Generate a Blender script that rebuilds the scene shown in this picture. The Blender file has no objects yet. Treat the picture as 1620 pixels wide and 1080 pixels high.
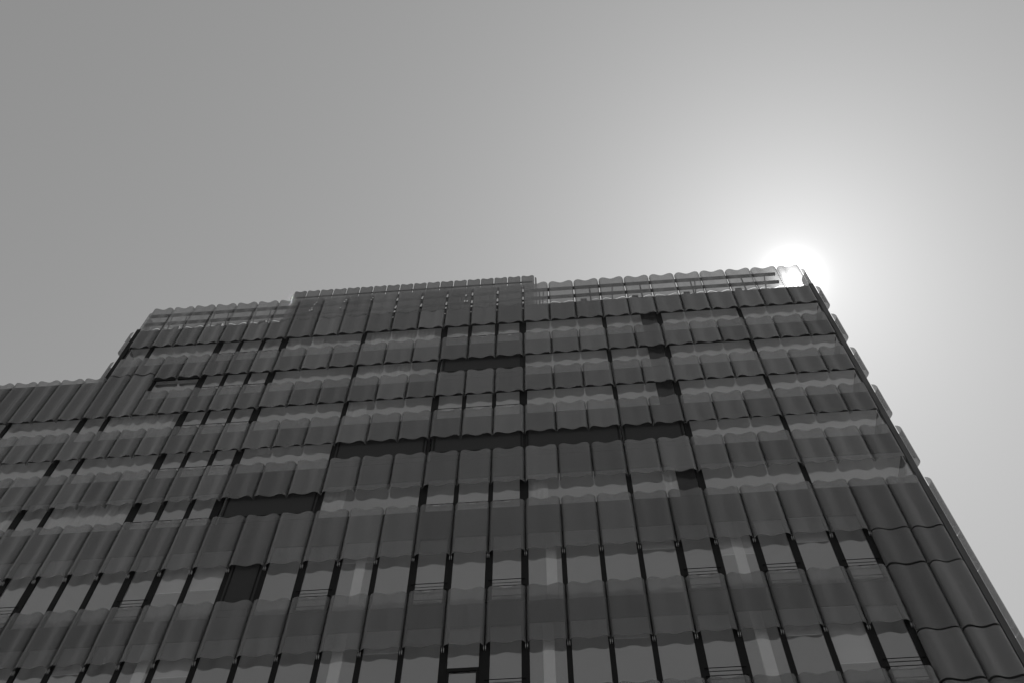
import bpy, bmesh, math, random
from mathutils import Matrix, Vector

random.seed(7)
R = math.radians
sc = bpy.context.scene
col = sc.collection
EYE = 1.6                                   # all heights below are metres above the eye; EYE lifts them above the ground

# ------------------------------------------------------------------ camera
yaw, pitch, roll = R(-5.0357), R(61.1218), R(0.5971)
fwd = Vector((math.sin(yaw) * math.cos(pitch), math.cos(yaw) * math.cos(pitch), math.sin(pitch)))
rgt = Vector((math.cos(yaw), -math.sin(yaw), 0.0))
up = rgt.cross(fwd)
r2 = math.cos(roll) * rgt + math.sin(roll) * up
u2 = -math.sin(roll) * rgt + math.cos(roll) * up
CAM = Vector((1.7586, -27.155, EYE))
FPX = 1642.3
cd = bpy.data.cameras.new('camera')
cd.sensor_width = 36.0
cd.lens = FPX / 1620.0 * 36.0
cd.clip_end = 20000
cam = bpy.data.objects.new('camera', cd)
m = Matrix((r2, u2, -fwd)).transposed().to_4x4()
m.translation = CAM
cam.matrix_world = m
col.objects.link(cam)
sc.camera = cam

# ------------------------------------------------------------------ sky and sun
SUN = Vector((0.2222, 0.4340, 0.8731)).normalized()
w = bpy.data.worlds.new('World')
sc.world = w
w.use_nodes = True
nt = w.node_tree
nt.nodes.clear()
sky = nt.nodes.new('ShaderNodeTexSky')
sky.sky_type = 'NISHITA'
sky.sun_disc = False
sky.sun_elevation = math.asin(SUN.z)
sky.sun_rotation = math.atan2(SUN.x, SUN.y)
sky.air_density = 1.0
sky.dust_density = 0.43
sky.ozone_density = 1.0
bw = nt.nodes.new('ShaderNodeSeparateColor')  # the photograph is black and white: one (blue) plate of the sky, as through a filter
bg = nt.nodes.new('ShaderNodeBackground')
bg.inputs['Strength'].default_value = 0.087
wo = nt.nodes.new('ShaderNodeOutputWorld')
nt.links.new(sky.outputs[0], bw.inputs[0])
# forward-scattered light round the sun, falling off with the angle from it
geo = nt.nodes.new('ShaderNodeTexCoord')
dot = nt.nodes.new('ShaderNodeVectorMath'); dot.operation = 'DOT_PRODUCT'
dot.inputs[1].default_value = SUN
nt.links.new(geo.outputs['Generated'], dot.inputs[0])
ang = nt.nodes.new('ShaderNodeMath'); ang.operation = 'ARCCOSINE'
nt.links.new(dot.outputs['Value'], ang.inputs[0])
total = bw.outputs[2]
for amount, width in ((190.0, 0.36), (4.6, 3.6)):
    dv = nt.nodes.new('ShaderNodeMath'); dv.operation = 'DIVIDE'
    dv.inputs[1].default_value = -R(width)
    nt.links.new(ang.outputs[0], dv.inputs[0])
    ex = nt.nodes.new('ShaderNodeMath'); ex.operation = 'EXPONENT'
    nt.links.new(dv.outputs[0], ex.inputs[0])
    ma = nt.nodes.new('ShaderNodeMath'); ma.operation = 'MULTIPLY_ADD'
    ma.inputs[1].default_value = amount
    nt.links.new(ex.outputs[0], ma.inputs[0])
    nt.links.new(total, ma.inputs[2])
    total = ma.outputs[0]
nt.links.new(total, bg.inputs['Color'])
nt.links.new(bg.outputs[0], wo.inputs['Surface'])

sl = bpy.data.lights.new('sunlight', 'SUN')
sl.energy = 5.0
sl.angle = R(0.53)
sl.color = (1.0, 1.0, 1.0)
so = bpy.data.objects.new('sunlight', sl)
so.rotation_euler = SUN.to_track_quat('Z', 'Y').to_euler()
so.location = (20, 30, 90)
col.objects.link(so)

vs = sc.view_settings
vs.view_transform = 'Standard'
vs.look = 'None'
vs.exposure = 0.0
vs.gamma = 1.0
vs.use_curve_mapping = False
sc.cycles.max_bounces = 10
sc.cycles.transparent_max_bounces = 24
sc.cycles.glossy_bounces = 4
sc.cycles.diffuse_bounces = 4
sc.cycles.caustics_reflective = False
sc.cycles.caustics_refractive = False
sc.cycles.sample_clamp_indirect = 4.0
sc.cycles.use_denoising = True


# ------------------------------------------------------------------ materials
def mat(name):
    mt = bpy.data.materials.new(name)
    mt.use_nodes = True
    n = mt.node_tree
    n.nodes.clear()
    o = n.nodes.new('ShaderNodeOutputMaterial')
    return mt, n, o


def node(n, kind, **kw):
    x = n.nodes.new(kind)
    for k, v in kw.items():
        if k in x.inputs:
            x.inputs[k].default_value = v
        else:
            setattr(x, k, v)
    return x


def grey(v):
    return (v, v, v, 1.0)


def plain(name, lo, hi, rough=0.6, scale=(3, 3, 3), spec=0.3, bump=0.0, detail=5.0, metal=0.0):
    """A neutral surface whose grey wanders between lo and hi with grain and stains."""
    mt, n, o = mat(name)
    tc = node(n, 'ShaderNodeTexCoord')
    oi = node(n, 'ShaderNodeObjectInfo')
    mp = node(n, 'ShaderNodeMapping')
    mp.inputs['Scale'].default_value = scale
    off = node(n, 'ShaderNodeVectorMath', operation='SCALE')
    off.inputs[0].default_value = (37.0, 11.0, 23.0)
    n.links.new(oi.outputs['Random'], off.inputs['Scale'])
    add = node(n, 'ShaderNodeVectorMath', operation='ADD')
    n.links.new(tc.outputs['Object'], mp.inputs['Vector'])
    n.links.new(mp.outputs[0], add.inputs[0])
    n.links.new(off.outputs[0], add.inputs[1])
    nz = node(n, 'ShaderNodeTexNoise', Scale=1.0, Detail=detail, Roughness=0.6)
    n.links.new(add.outputs[0], nz.inputs['Vector'])
    rp = node(n, 'ShaderNodeValToRGB')
    rp.color_ramp.elements[0].position, rp.color_ramp.elements[0].color = 0.3, grey(lo)
    rp.color_ramp.elements[1].position, rp.color_ramp.elements[1].color = 0.7, grey(hi)
    n.links.new(nz.outputs[0], rp.inputs[0])
    b = node(n, 'ShaderNodeBsdfPrincipled', Roughness=rough, Metallic=metal)
    b.inputs['Specular IOR Level'].default_value = spec
    n.links.new(rp.outputs[0], b.inputs['Base Color'])
    if bump:
        bp = node(n, 'ShaderNodeBump', Strength=bump, Distance=0.02)
        n.links.new(nz.outputs[0], bp.inputs['Height'])
        n.links.new(bp.outputs[0], b.inputs['Normal'])
    n.links.new(b.outputs[0], o.inputs['Surface'])
    return mt


def panel_glass(name, base, open_, seed_amp=0.2):
    """Curved glass with a fine grey print: lets part of the light through, less where seen edge-on; rain streaks run down it."""
    mt, n, o = mat(name)
    tc = node(n, 'ShaderNodeTexCoord')
    oi = node(n, 'ShaderNodeObjectInfo')
    mp = node(n, 'ShaderNodeMapping')
    mp.inputs['Scale'].default_value = (5.0, 5.0, 0.3)
    off = node(n, 'ShaderNodeVectorMath', operation='SCALE')
    off.inputs[0].default_value = (41.0, 17.0, 29.0)
    add = node(n, 'ShaderNodeVectorMath', operation='ADD')
    n.links.new(oi.outputs['Random'], off.inputs['Scale'])
    n.links.new(tc.outputs['Object'], mp.inputs['Vector'])
    n.links.new(mp.outputs[0], add.inputs[0])
    n.links.new(off.outputs[0], add.inputs[1])
    nz = node(n, 'ShaderNodeTexNoise', Scale=1.0, Detail=6.0, Roughness=0.65)
    n.links.new(add.outputs[0], nz.inputs['Vector'])
    nz2 = node(n, 'ShaderNodeTexNoise', Scale=0.8, Detail=4.0)
    n.links.new(tc.outputs['Object'], nz2.inputs['Vector'])
    # base colour: streaks times a per-panel tone
    mr = node(n, 'ShaderNodeMapRange')
    mr.inputs['From Min'].default_value, mr.inputs['From Max'].default_value = 0.3, 0.7
    mr.inputs['To Min'].default_value, mr.inputs['To Max'].default_value = base * 0.91, base * 1.09
    n.links.new(nz.outputs[0], mr.inputs['Value'])
    tone = node(n, 'ShaderNodeMapRange')
    tone.inputs['To Min'].default_value, tone.inputs['To Max'].default_value = 1 - seed_amp, 1 + seed_amp
    n.links.new(oi.outputs['Random'], tone.inputs['Value'])
    mul = node(n, 'ShaderNodeMath', operation='MULTIPLY')
    n.links.new(mr.outputs[0], mul.inputs[0])
    n.links.new(tone.outputs[0], mul.inputs[1])
    b = node(n, 'ShaderNodeBsdfPrincipled', Roughness=0.13)
    b.inputs['Specular IOR Level'].default_value = 0.6
    n.links.new(mul.outputs[0], b.inputs['Base Color'])
    # how much passes: straight on "open_", little when edge-on
    lw = node(n, 'ShaderNodeLayerWeight', Blend=0.35)
    pw = node(n, 'ShaderNodeMath', operation='POWER')
    pw.inputs[1].default_value = 1.6
    n.links.new(lw.outputs['Facing'], pw.inputs[0])
    op = node(n, 'ShaderNodeMapRange')
    op.inputs['To Min'].default_value, op.inputs['To Max'].default_value = 1 - open_, 1.0
    n.links.new(pw.outputs[0], op.inputs['Value'])
    tr = node(n, 'ShaderNodeBsdfTransparent', Color=grey(0.96))
    tl = node(n, 'ShaderNodeBsdfTranslucent')           # the printed dots glow a little when lit from the far side
    n.links.new(mul.outputs[0], tl.inputs['Color'])
    body = node(n, 'ShaderNodeMixShader')
    body.inputs[0].default_value = 0.15
    n.links.new(b.outputs[0], body.inputs[1])
    n.links.new(tl.outputs[0], body.inputs[2])
    mx = node(n, 'ShaderNodeMixShader')
    n.links.new(op.outputs[0], mx.inputs[0])
    n.links.new(tr.outputs[0], mx.inputs[1])
    n.links.new(body.outputs[0], mx.inputs[2])
    n.links.new(mx.outputs[0], o.inputs['Surface'])
    return mt


def window_glass(name):
    """Coated double glazing: mirror-like at a slant, tinted when looked through, panes very slightly wavy."""
    mt, n, o = mat(name)
    tc = node(n, 'ShaderNodeTexCoord')
    nz = node(n, 'ShaderNodeTexNoise', Scale=0.7, Detail=2.0)
    n.links.new(tc.outputs['Object'], nz.inputs['Vector'])
    bp = node(n, 'ShaderNodeBump', Strength=0.05, Distance=0.02)
    n.links.new(nz.outputs[0], bp.inputs['Height'])
    gl = node(n, 'ShaderNodeBsdfGlossy', Roughness=0.0, Color=grey(0.95))
    n.links.new(bp.outputs[0], gl.inputs['Normal'])
    tr = node(n, 'ShaderNodeBsdfTransparent', Color=grey(0.95))
    lw = node(n, 'ShaderNodeLayerWeight', Blend=0.5)
    p5 = node(n, 'ShaderNodeMath', operation='POWER')
    p5.inputs[1].default_value = 5.0
    n.links.new(lw.outputs['Facing'], p5.inputs[0])
    fr = node(n, 'ShaderNodeMapRange')                 # Schlick: reflectance of the coated pair of panes
    fr.inputs['To Min'].default_value, fr.inputs['To Max'].default_value = 0.37, 1.0
    n.links.new(p5.outputs[0], fr.inputs['Value'])
    mx = node(n, 'ShaderNodeMixShader')
    n.links.new(fr.outputs[0], mx.inputs[0])
    n.links.new(tr.outputs[0], mx.inputs[1])
    n.links.new(gl.outputs[0], mx.inputs[2])
    n.links.new(mx.outputs[0], o.inputs['Surface'])
    return mt


M = {
    'panel': panel_glass('curved_panel_glass', 0.185, 0.63),
    'screen': panel_glass('screen_panel_glass', 0.12, 0.5),
    'glass': window_glass('window_glass'),
    'frame': plain('anodised_frame', 0.003, 0.006, 0.5, (2, 2, 1), 0.15),
    'spandrel': plain('spandrel_sheet', 0.012, 0.02, 0.6, (1, 1, 1)),
    'blind': plain('blind_fabric', 0.028, 0.036, 0.9, (40, 2, 40), 0.1, 0.2),
    'shutter': plain('glossy_dark_sheet', 0.008, 0.012, 0.2, (2, 2, 2), 0.5),
    'slab': plain('painted_ceiling', 0.80, 0.85, 0.8, (0.6, 0.6, 0.6)),
    'inner': plain('interior_wall', 0.5, 0.6, 0.8, (0.4, 0.4, 0.4)),
    'column': plain('white_column_paint', 0.52, 0.60, 0.6, (2, 2, 1)),
    'curtain': plain('curtain_cloth', 0.74, 0.84, 0.9, (14, 14, 0.4)),
    'screen_cloth': plain('roller_screen_cloth', 0.34, 0.40, 0.9, (0.7, 0.7, 0.7), 0.1),
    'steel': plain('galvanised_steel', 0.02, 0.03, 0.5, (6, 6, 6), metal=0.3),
    'polished': plain('glint_strip_metal', 0.85, 0.92, 0.08, (6, 6, 6), metal=1.0),  # mirror metal used only on the added glint strips
    'clip': plain('brushed_steel_clip', 0.45, 0.55, 0.35, (6, 6, 6), metal=0.6),
    'wall': plain('dark_rendered_wall', 0.05, 0.07, 0.7, (0.8, 0.8, 0.8)),
    'roof': plain('roof_gravel', 0.20, 0.30, 0.9, (6, 6, 6)),
    'ground': plain('plaza_paving', 0.44, 0.52, 0.85, (0.25, 0.25, 0.25), 0.3, 0.1, 8.0),
}
mt, n, o = mat('window_glass_inner_face')
tr = node(n, 'ShaderNodeBsdfTransparent', Color=grey(0.9))
n.links.new(tr.outputs[0], o.inputs['Surface'])
M['glass_in'] = mt


# ------------------------------------------------------------------ helpers
def link(name, me, parent=None, loc=(0, 0, 0), rotz=0.0):
    o = bpy.data.objects.new(name, me)
    o.location = loc
    o.rotation_euler = (0, 0, rotz)
    col.objects.link(o)
    if parent is not None:
        o.parent = parent
    return o


def thing(name, label, cat, loc=(0, 0, 0)):
    o = link(name, None, None, loc)
    o.empty_display_size = 0.5
    o['label'] = label
    o['category'] = cat
    return o


_cache = {}


def box_mesh(sx, sy, sz, mname, bevel=0.0, front=None):
    """Box with its origin at the middle of its lower front edge... x centred, y from 0 back, z from 0 up."""
    key = ('box', round(sx, 4), round(sy, 4), round(sz, 4), mname, bevel, front)
    if key in _cache:
        return _cache[key]
    bm = bmesh.new()
    bmesh.ops.create_cube(bm, size=1.0)
    for v in bm.verts:
        v.co = Vector((v.co.x * sx, (v.co.y + 0.5) * sy, (v.co.z + 0.5) * sz))
    if bevel:
        bmesh.ops.bevel(bm, geom=list(bm.edges), offset=bevel, segments=1, affect='EDGES')
    me = bpy.data.meshes.new(mname)
    me.materials.append(M[mname])
    if front:
        me.materials.append(M[front])
        bm.normal_update()
        for f in bm.faces:
            f.material_index = 0 if f.normal.y < -0.9 else 1
    bm.to_mesh(me)
    bm.free()
    _cache[key] = me
    return me


def box(name, x0, x1, y0, y1, z0, z1, mname, parent, bevel=0.0, front=None):
    """A box between world coordinates (heights above the eye)."""
    me = box_mesh(x1 - x0, y1 - y0, z1 - z0, mname, bevel, front)
    return link(name, me, parent, ((x0 + x1) / 2, y0, z0 + EYE))


def panel_mesh(wd, ht, d, dc, mname, gap=0.035, th=0.016, k=8):
    """One bent glass panel: both edges curl out from the joint to a crest and the middle dips back. Front is -y."""
    key = ('panel', round(wd, 3), round(ht, 3), d, mname)
    if key in _cache:
        return _cache[key]
    wi = wd - gap
    xl = 0.16 * wi
    half = []
    for i in range(4):
        a = i / 4 * math.pi / 2
        half.append((xl * (1 - math.cos(a)), -d * math.sin(a)))
    for i in range(k + 1):
        s = i / k
        half.append((xl + (wi / 2 - xl) * s, -(dc + (d - dc) * (0.5 + 0.5 * math.cos(math.pi * s)))))
    pts = [(x - wi / 2, y) for x, y in half] + [(wi / 2 - x, y) for x, y in half[-2::-1]]
    m_ = len(pts)
    inn = []
    for i in range(m_):
        a, b = pts[max(i - 1, 0)], pts[min(i + 1, m_ - 1)]
        tx, ty = b[0] - a[0], b[1] - a[1]
        L = math.hypot(tx, ty)
        inn.append((pts[i][0] - ty / L * th, pts[i][1] + tx / L * th))
    bm = bmesh.new()
    rings = []
    for z in (0.0, ht):
        rings.append(([bm.verts.new((x, y, z)) for x, y in pts], [bm.verts.new((x, y, z)) for x, y in inn]))
    (o0, i0), (o1, i1) = rings
    wide = []
    for i in range(m_ - 1):
        wide.append(bm.faces.new((o0[i], o0[i + 1], o1[i + 1], o1[i])))
        wide.append(bm.faces.new((i0[i + 1], i0[i], i1[i], i1[i + 1])))
        bm.faces.new((o0[i + 1], o0[i], i0[i], i0[i + 1]))
        bm.faces.new((o1[i], o1[i + 1], i1[i + 1], i1[i]))
    bm.faces.new((o0[0], o1[0], i1[0], i0[0]))
    bm.faces.new((o1[-1], o0[-1], i0[-1], i1[-1]))
    for f in wide:
        f.smooth = True
    ws = set(wide)
    for e in bm.edges:
        if not all(f in ws for f in e.link_faces):
            e.smooth = False
    bm.normal_update()
    me = bpy.data.meshes.new('bent_panel')
    bm.to_mesh(me)
    bm.free()
    me.materials.append(M[mname])
    _cache[key] = me
    return me


def px(x, y, z):
    d = Vector((x, y, z + EYE)) - CAM
    q = d.dot(fwd)
    return 810 + FPX * d.dot(r2) / q, 540 - FPX * d.dot(u2) / q


def seen(x, z, mx=170):
    a, b = px(x, 0, z)
    return -mx < a < 1620 + mx and b < 1080 + 90


def jx(j):
    """Facade joint number -> metres along the facade: wide bays to the right of joint -9, narrower to the left, a short one at the corner."""
    if j <= -9:
        return -13.5 + (j + 9) * 1.293
    if j >= 11:
        return 16.4
    if j > 9:
        return 13.53 + (j - 9) * 1.53
    return j * 1.5


# ------------------------------------------------------------------ setting
g = bmesh.new()
bmesh.ops.create_grid(g, x_segments=8, y_segments=8, size=4000)
gm = bpy.data.meshes.new('ground')
g.to_mesh(gm)
g.free()
gm.materials.append(M['ground'])
go = link('ground', gm)
go['kind'] = 'structure'

# ------------------------------------------------------------------ the building
B = thing('office_building', 'dark office building clad in rows of translucent bent glass panels between window bands', 'building')

D, DC = 0.235, 0.12
YW = 0.105                                   # plane of the window glass
# panel rows: bottom, top
ROW = {'P': (53.44, 56.10), 'R1': (51.36, 53.38), 'R2': (47.69, 49.98), 'R3': (44.08, 46.33), 'R4': (40.41, 42.69),
       'R5': (36.62, 39.12), 'B': (32.05, 35.25), 'A': (27.10, 29.97), 'C': (22.10, 24.96)}
# window bands: sill, lintel
GAP = {'G1': (49.62, 51.72), 'G2': (45.97, 48.05), 'G3': (42.32, 44.44), 'G4': (38.78, 40.80), 'G5': (35.12, 37.36),
       'G6': (29.40, 33.35), 'G7': (24.45, 28.26)}
JR, JL, JW = 11, -16, -22                   # right corner, left corner of the tall part, last bay of the low wing
XR, XL = 16.62, -22.72                      # wall corners
XWL = jx(JW) - 0.1


def glass_panel(j0, z0, z1):
    x0, x1 = jx(j0), jx(j0 + 1)
    if not (seen(x0, z1) or seen(x1, z1)):
        return
    me = panel_mesh(x1 - x0, z1 - z0, D, DC, 'panel')
    # glass hung by hand: a few millimetres out of line from one panel to the next
    o = link('glass_panel', me, B, ((x0 + x1) / 2 + random.uniform(-.004, .004), random.uniform(-.006, .006), z0 + EYE + random.uniform(-.008, .008)))
    o.rotation_euler = (R(random.uniform(-.3, .3)), 0, R(random.uniform(-.5, .5)))


for row, (z0, z1) in ROW.items():
    first = JL if row in ('P', 'R1', 'R2') else JW
    for j in range(first, JR):
        a, b = z0, z1
        if row == 'R2' and j < -14:
            a = 48.23
        if row == 'R3' and j < -14:
            b = 48.13
        if j >= 9 and row in ('A', 'C'):
            continue
        glass_panel(j, a, b)
for j in (9, 10):                            # closed bays beside the corner
    for a, b in ((30.04, 31.96), (26.68, 29.94), (24.4, 26.58), (22.1, 24.30)):
        glass_panel(j, a, b)

# panels that return along the two flanks
def side_panel(x, rot, y0, k, z0, z1):
    me = panel_mesh(1.5, z1 - z0, 0.32, 0.16, 'panel')
    yc = y0 + 1.5 * k + 0.75
    link('glass_panel', me, B, (x, yc, z0 + EYE), rot)


RIGHT = [ROW[r] for r in ('P', 'R1', 'R2', 'R3', 'R4')] + [(36.62, 39.12), (32.08, 35.25), (30.0, 32.01), (26.62, 29.95), (24.4, 26.57)]
for z0, z1 in RIGHT:
    for k in range(2):
        top = z1 > 56
        side_panel(16.46 if top else 16.685, math.pi / 2, 0.02 if top else -0.10, k, z0, z1)
for z0, z1 in (ROW['P'], ROW['R1'], (48.19, 49.98)):
    for k in range(2):
        top = z1 > 56
        side_panel(-22.62 if top else -22.865, -math.pi / 2, 0.02 if top else -0.12, k, z0, z1)

# solid bands between the windows, floor slabs behind them, core walls
levels = sorted(GAP.values(), reverse=True)
DEEP = 9.0
tops = [53.85] + [s for s, l in levels]
bots = [l for s, l in levels] + [-EYE]
for i, (t, b) in enumerate(zip(tops, bots)):
    xl = XL if t > 48.5 else XWL
    if t > 48.5 or b > 48.0:
        box('spandrel', XL, XR, 0.10 if i == 0 else 0.08, 0.125, b, t, 'spandrel', B)
    elif i == len(tops) - 1:
        box('base_wall', XWL, XR, 0.125, 20.0, -EYE, t, 'wall', B)
    else:
        box('spandrel', XWL, XR, 0.08, 0.125, b, t, 'spandrel', B)
    if i < len(tops) - 1:
        box('floor_slab', xl + 0.2, XR - 0.2, 0.13, DEEP, b + 0.004, t - 0.004, 'slab', B)
# the low wing stops at 48.1: close the bay above window band 3 and band 2 there
box('core_wall', XL + 0.05, XR - 0.05, DEEP + 0.01, DEEP + 0.3, 24.46, 53.80, 'inner', B)
box('core_wall', XWL + 0.05, XL, DEEP + 0.01, DEEP + 0.3, 24.46, 48.0, 'inner', B)
box('rear_block', XL + 0.02, XR - 0.02, DEEP + 0.32, 24.0, 24.46, 53.70, 'wall', B)
box('rear_block', XWL, XL, DEEP + 0.32, 24.0, 24.46, 48.0, 'wall', B)
box('roof_deck', XL + 0.02, XR - 0.02, 0.13, DEEP + 0.30, 53.852, 53.872, 'roof', B)
box('wing_wall', XWL, XL - 0.01, 0.078, 0.32, 44.45, 48.10, 'spandrel', B)
box('wing_roof', XWL, XL - 0.01, 0.33, DEEP + 0.30, 47.8, 48.08, 'roof', B)
# walls of the flanks
box('flank_wall', XL - 0.06, XL + 0.18, 0.125, DEEP, 48.12, 53.83, 'wall', B)
box('flank_wall', XWL - 0.2, XWL, 0.125, DEEP, 24.46, 48.10, 'wall', B)
for i, (t, b) in enumerate(zip(tops[:-1], bots[:-1])):
    box('flank_wall', XR - 0.14, XR + 0.04, 0.34, DEEP, b, t, 'wall', B)
for s, l in levels[:5]:
    box('flank_wall', XR - 0.14, XR + 0.04, 3.2, DEEP, s, l, 'wall', B)
for s, l in levels[5:]:
    box('flank_wall', XR - 0.14, XR + 0.04, 0.34, DEEP, s, l, 'wall', B)
box('corner_post', 16.44, 16.68, -0.02, 0.16, 24.0, 53.9, 'wall', B, 0.01)
box('corner_post', -22.86, -22.60, -0.02, 0.16, 48.12, 53.9, 'frame', B, 0.01)


# ------------------------------------------------------------------ windows
def window(x0, x1, gap, kind='fixed', bars=()):
    s, l = GAP[gap]
    if not (seen(x0, l) or seen(x1, l)):
        return None
    o = box('window', x0 + 0.06, x1 - 0.06, YW, YW + 0.02, s, l, 'glass', B, 0.0, 'glass_in')
    xc = (x0 + x1) / 2
    if kind == 'open':
        fw = 0.13
        for xa in (x0 + 0.06, x1 - 0.06 - fw):
            f = link('frame', box_mesh(fw, 0.055, l - s, 'frame', 0.008), o, (xa + fw / 2 - xc, -0.058, 0))
        for za in (0.0, l - s - 0.1):
            f = link('frame', box_mesh(x1 - x0 - 0.12 - 2 * fw - 0.004, 0.05, 0.1, 'frame', 0.006), o, (0, -0.056, za))
    for zb in bars:
        link('safety_bar', box_mesh(x1 - x0 - 0.06, 0.03, 0.026, 'frame', 0.006), o, (0, -0.10, zb - s))
    return o


def mullion(x, gap, wd=0.19, dx=0.0):
    s, l = GAP[gap]
    if seen(x, l):
        box('mullion', x - wd / 2 + dx, x + wd / 2 + dx, 0.05, 0.16, s + 0.002, l - 0.002, 'frame', B, 0.008)


def blind(x0, x1, gap, name='blind', m_='blind', y=0.06):
    s, l = GAP[gap]
    if not (seen(x0, l) or seen(x1, l)):
        return
    o = box(name, x0, x1, y, y + 0.03, s, l, m_, B)
    if name == 'blind':
        link('bottom_rail', box_mesh(x1 - x0, 0.03, 0.05, 'frame', 0.006), o, (0, -0.032, 0.35))
        for sx in (-1, 1):
            link('guide', box_mesh(0.05, 0.03, l - s, 'frame', 0.006), o, (sx * ((x1 - x0) / 2 - 0.12), -0.034, 0))


def curtain(x0, x1, gap, y=0.19):
    s, l = GAP[gap]
    bm = bmesh.new()
    nn = max(8, int((x1 - x0) / 0.05))
    prev = None
    ph = random.uniform(0, 6)
    for i in range(nn + 1):
        x = x0 + (x1 - x0) * i / nn
        yy = y + 0.028 * math.sin(i * 1.35 + ph) + 0.012 * math.sin(i * 0.37 + ph)
        a, b = bm.verts.new((x, yy, s + EYE)), bm.verts.new((x, yy, l - 0.03 + EYE))
        if prev:
            f = bm.faces.new((prev[0], a, b, prev[1]))
            f.smooth = True
        prev = (a, b)
    r = bmesh.ops.solidify(bm, geom=list(bm.faces), thickness=0.006)
    me = bpy.data.meshes.new('curtain')
    bm.to_mesh(me)
    bm.free()
    me.materials.append(M['curtain'])
    link('curtain', me, B)


BAR = {'G1': 50.30, 'G2': 46.72, 'G3': 43.08, 'G4': 39.42, 'G5': 35.50}
for gp in ('G1', 'G2', 'G3', 'G4', 'G5'):
    # right of the seam
    if gp == 'G4':
        blind(jx(0) + 0.02, jx(3) - 0.02, gp)
        blind(jx(3) + 0.02, jx(5) - 0.12, gp)
    else:
        window(jx(0), jx(3), gp)
        window(jx(3), jx(5) - 0.85, gp)
        blind(jx(5) - 0.95, jx(5) - 0.12, gp, 'shutter', 'shutter')
        mullion(jx(3), gp, 0.23)
    mullion(jx(5), gp, 0.30, 0.05)
    window(jx(5), jx(8), gp)
    mullion(jx(8), gp, 0.22)
    window(jx(8), 16.55, gp)
    # bays -3..0
    if gp in ('G2', 'G4'):
        blind(jx(-3) + 0.14, jx(0) - 0.04, gp)
        box('safety_bar', jx(-3) + 0.1, jx(0) - 0.02, 0.04, 0.06, BAR[gp], BAR[gp] + 0.026, 'frame', B)
        mullion(jx(-3), gp, 0.16)
        mullion(jx(0), gp, 0.16)
    else:
        for j in (-3, -2, -1):
            window(jx(j), jx(j + 1), gp, 'fixed', (BAR[gp],))
        mullion(jx(-3), gp, 0.34, 0.05)
        mullion(jx(-2), gp, 0.20)
        mullion(jx(-1), gp, 0.20)
        mullion(jx(0), gp, 0.38, -0.05)
    # bays -6..-3 and -9..-6
    if gp == 'G4':
        blind(jx(-6) + 0.10, jx(-3) - 0.1, gp)
    else:
        window(jx(-6), jx(-3), gp)
    if gp == 'G5':
        blind(jx(-9) + 0.25, jx(-6) - 0.12, gp)
    else:
        window(jx(-9), jx(-6), gp)
    mullion(jx(-6), gp, 0.22)
    # bays -12..-9
    for j in (-12, -11, -10):
        window(jx(j), jx(j + 1), gp, 'fixed', (BAR[gp],))
    mullion(jx(-12), gp, 0.34, 0.06)
    mullion(jx(-11), gp, 0.20)
    mullion(jx(-10), gp, 0.20)
    mullion(jx(-9), gp, 0.36, -0.05)
    # left end of the tall part and the low wing
    if gp == 'G2':
        window(jx(-14), jx(-12), gp)
        mullion(jx(-14), gp, 0.22)
        box('wall_infill', XL, jx(-14) - 0.12, 0.078, 0.32, GAP[gp][0] + 0.001, GAP[gp][1] - 0.001, 'spandrel', B)
        for j in (-14, -13):
            box('blind_box', jx(j) + 0.1, jx(j + 1) - 0.02, -0.13, 0.0, 47.585, 47.675, 'frame', B, 0.02)
        continue
    window(jx(-15), jx(-12), gp)
    mullion(jx(-15), gp, 0.21)
    window(jx(-16), jx(-15), gp)
    if gp != 'G1':
        mullion(jx(-16), gp, 0.30, 0.02)
        window(jx(-19), jx(-16), gp)
        mullion(jx(-19), gp, 0.22)
        window(jx(-22), jx(-19), gp)
        mullion(jx(-22), gp, 0.22)

# roller screens pulled part of the way down behind some panes: bay -> height of the lower edge
SCREEN6 = {-10: 31.05, -9: 31.1, 5: 31.4, 7: 31.9, 3: 32.0, -13: 32.5, 1: 32.6, -5: 32.2}
SCREEN7 = {-9: 26.6, -4: 27.2, 2: 27.3, 6: 27.0, 7: 25.6, -12: 27.0}


def roller_screen(w_, gap, zb):
    s, l = GAP[gap]
    wd = w_.dimensions.x - 0.02
    c = link('roller_screen', box_mesh(wd, 0.008, l - zb, 'screen_cloth'), w_, (0, 0.055, zb - s))
    link('hem_bar', box_mesh(wd, 0.03, 0.035, 'column', 0.004), w_, (0, 0.044, zb - s - 0.036))


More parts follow.
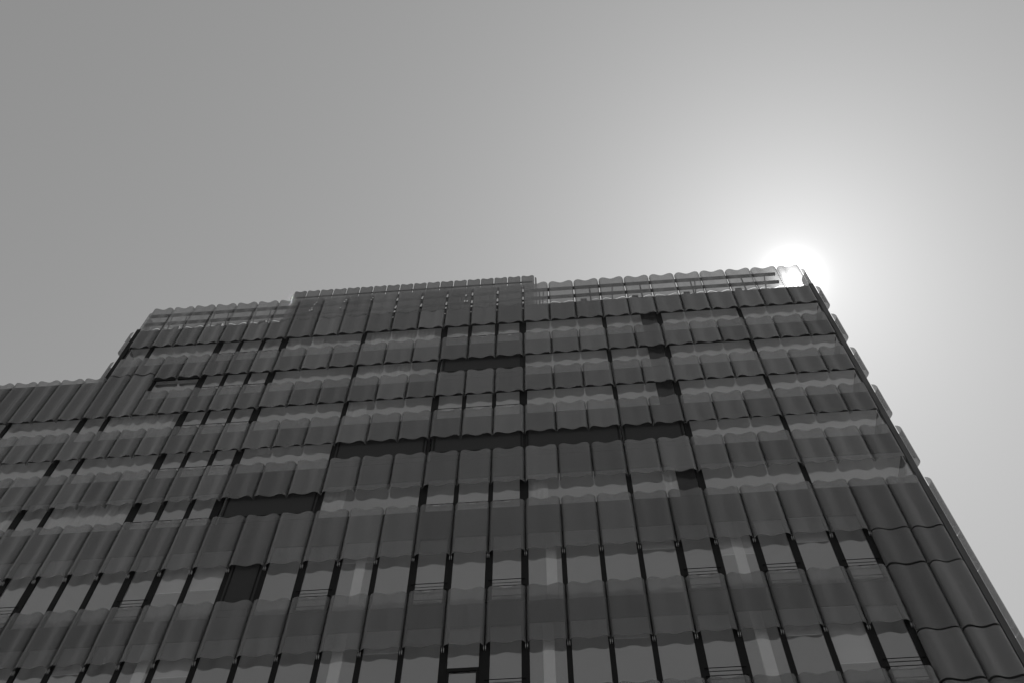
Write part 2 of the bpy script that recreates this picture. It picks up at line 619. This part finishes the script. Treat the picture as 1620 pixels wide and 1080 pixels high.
OPEN6 = {-15, -11, -6, -3, -1, 4, 6, 8}
OPEN7 = {-1, 4, 8}
for gp, op in (('G6', OPEN6), ('G7', OPEN7)):
    s, l = GAP[gp]
    for j in range(JW, 9):
        if gp == 'G6' and j == -8:
            blind(jx(j) + 0.1, jx(j + 1) - 0.1, gp)
            if seen(jx(j), l):
                mullion(jx(j), gp, 0.20)
            continue
        if j in op:
            b0 = s + 0.26
            window(jx(j), jx(j + 1), gp, 'open', (b0, b0 + 0.55, b0 + 0.90) if gp == 'G6' else (b0, b0 + 0.5, b0 + 0.85))
        elif gp == 'G7' and j == -2:
            wd_ = window(jx(j), jx(j + 1), gp, 'open')
            link('transom', box_mesh(1.12, 0.06, 0.16, 'frame', 0.008), wd_, (0, -0.066, 26.05 - s))
            for sx in (-1, 1):
                link('frame', box_mesh(0.08, 0.055, 26.05 - s - 0.002, 'frame', 0.006), wd_, (sx * 0.515, -0.062, 0.0))
        else:
            wn = window(jx(j), jx(j + 1), gp)
            zb = (SCREEN6 if gp == 'G6' else SCREEN7).get(j)
            if wn is not None and zb:
                roller_screen(wn, gp, zb)
        mullion(jx(j), gp, 0.20)
    mullion(jx(9), gp, 0.24, 0.0)
    box('wall_infill', jx(9) + 0.13, XR, 0.078, 0.32, s + 0.001, l - 0.001, 'spandrel', B)

# side windows of the right flank
for gp in ('G1', 'G2', 'G3', 'G4', 'G5'):
    s, l = GAP[gp]
    box('flank_window', XR - 0.02, XR, 0.36, 3.18, s, l, 'glass', B)

# things seen dimly behind the glass
for gp, x0, x1 in (('G6', .79, 1.21), ('G6', 8.12, 8.54), ('G6', -6.84, -6.43), ('G7', .57, .99), ('G7', 8.07, 8.51), ('G7', -7.05, -6.62), ('G7', -14.2, -13.75)):
    s, l = GAP[gp]
    box('column', x0, x1, 0.14, 0.24, s - 0.03, l + 0.02, 'column', B, 0.02)
for gp, x0, x1 in (('G5', -21.0, -17.5), ('G5', -8.9, -7.9), ('G5', .2, 1.0), ('G5', 6.0, 6.6), ('G3', -21.1, -17.8), ('G3', -8.8, -7.9),
                   ('G2', -8.9, -6.0), ('G1', -8.6, -5.0), ('G1', -13.2, -12.6), ('G1', -12.0, -11.3), ('G5', -23.6, -23.0)):
    curtain(x0, x1, gp)

# joint clips at the foot of the two tall rows
for row in ('B', 'A'):
    z0 = ROW[row][0]
    for j in range(JW, 10):
        x = jx(j)
        if not seen(x, z0):
            continue
        bk = box('joint_clip', x - 0.045, x - 0.025, -0.035, 0.05, z0 - 0.14, z0 + 0.04, 'clip', B, 0.003)
        link('prong', box_mesh(0.02, 0.085, 0.18, 'clip', 0.003), bk, (0.07, 0, 0))

# ------------------------------------------------------------------ parapet rails, posts, added glint strips
box('parapet_rail', XL - 0.05, 14.95, 0.10, 0.27, 55.77, 55.92, 'steel', B, 0.01)
box('parapet_rail', XL - 0.05, 14.95, 0.10, 0.27, 54.71, 54.86, 'steel', B, 0.01)


def bar(name, a, b, r, mname, parent):
    a, b = Vector(a), Vector(b)
    a.z += EYE
    b.z += EYE
    L = (b - a).length
    bm = bmesh.new()
    bmesh.ops.create_cone(bm, cap_ends=True, segments=8, radius1=r, radius2=r, depth=L)
    me = bpy.data.meshes.new(name)
    bm.to_mesh(me)
    bm.free()
    me.materials.append(M[mname])
    o = link(name, me, parent, (a + b) / 2)
    o.rotation_mode = 'QUATERNION'
    o.rotation_quaternion = (b - a).to_track_quat('Z', 'Y')
    return o


for j in range(-16, 10):
    x = jx(j) + (0.55 if j % 2 else 0.95)
    if j % 2 == 0:
        bar('parapet_post', (x, 0.30, 53.872), (x, 0.30, 55.9), 0.045, 'steel', B)
    if j % 3 == 0 or j < -9:
        bar('brace', (x + 0.25, 0.24, 55.8), (x + 0.1, 0.85, 53.875), 0.035, 'steel', B)
for j in (-15, -13, -11, -10, 2, 4, 6, 8):   # plinth blocks and post feet seen above the coping
    x = jx(j) + 0.35
    box('post_foot', x, x + 0.36, 0.26, 0.62, 53.874, 54.5, 'steel', B, 0.01)

for j in range(-5, 1):  # mirror strips added in the joints to imitate dashes of sun glint
    for a, b in ((55.05, 55.6), (54.05, 54.6), (53.56, 53.86), (52.9, 53.0)):
        if j == -4 and b < 54:
            continue
        x = jx(j)
        box('glint_strip', x - 0.048, x + 0.048, -0.165, -0.15, a, b, 'polished', B).rotation_euler = (R(-9), 0, 0)
for x, z, h in ((-12.45, 55.0, .12), (-12.38, 55.25, .1), (-12.5, 54.3, .16), (-12.62, 54.25, .14), (-12.55, 54.55, .1), (-10.6, 55.3, .12),
                (-10.68, 55.1, .12), (-10.8, 54.3, .1), (-9.0, 55.35, .1), (-9.06, 55.1, .09), (-4.9 + 1.5, 54.75, .3), (-3.45, 54.0, .3), (-3.3, 54.0, .26)):
    box('glint_strip', x, x + 0.085, -0.30, -0.285, z, z + h, 'polished', B).rotation_euler = (R(-9), 0, 0)  # added bits of mirror metal standing for scattered glints on the glass

# ------------------------------------------------------------------ screen around the rooftop plant
S = thing('rooftop_screen', 'taller rooftop screen of narrow bent glass panels set behind the parapet, left of centre', 'screen', (-7.0, 1.0, 53.872 + EYE))
sx0, sx1, NS = -14.72, 0.66, 18
pw_ = (sx1 - sx0) / NS
for i in range(NS):
    me = panel_mesh(pw_, 5.63, 0.11, 0.055, 'screen', 0.045)
    link('screen_panel', me, S, (sx0 + pw_ * (i + 0.5) + 7.0, random.uniform(-.006, .006), 0.02))
for x, rot in ((sx0 - 0.02, -math.pi / 2), (sx1 + 0.02, math.pi / 2)):
    for k in range(3):
        link('screen_panel', panel_mesh(pw_, 5.63, 0.11, 0.055, 'screen', 0.045), S, (x + 7.0, 0.45 + pw_ * k, 0.02), rot)
link('plant_room', box_mesh(sx1 - sx0 - 0.5, 6.0, 5.13, 'wall', 0.02), S, ((sx0 + sx1) / 2 + 7.0, 0.30, 0.0))
for z in (5.25, 4.0, 2.4):
    link('rail', box_mesh(sx1 - sx0 - 0.3, 0.08, 0.08, 'steel', 0.008), S, ((sx0 + sx1) / 2 + 7.0, 0.14, z))

# ------------------------------------------------------------------ the sun's disc
sm, n, o = mat('sun_surface')
em = node(n, 'ShaderNodeEmission', Color=grey(1.0), Strength=60.0)
n.links.new(em.outputs[0], o.inputs['Surface'])
bm = bmesh.new()
DS = 9000.0
bmesh.ops.create_icosphere(bm, subdivisions=4, radius=DS * math.tan(R(0.30)))
me = bpy.data.meshes.new('sun')
bm.to_mesh(me)
bm.free()
sm.cycles.emission_sampling = 'NONE'
me.materials.append(sm)
so2 = link('sun', me, None, CAM + SUN * DS)
so2['label'] = 'blazing white sun shining through the glass parapet at the upper right roof corner'
so2['category'] = 'sun'
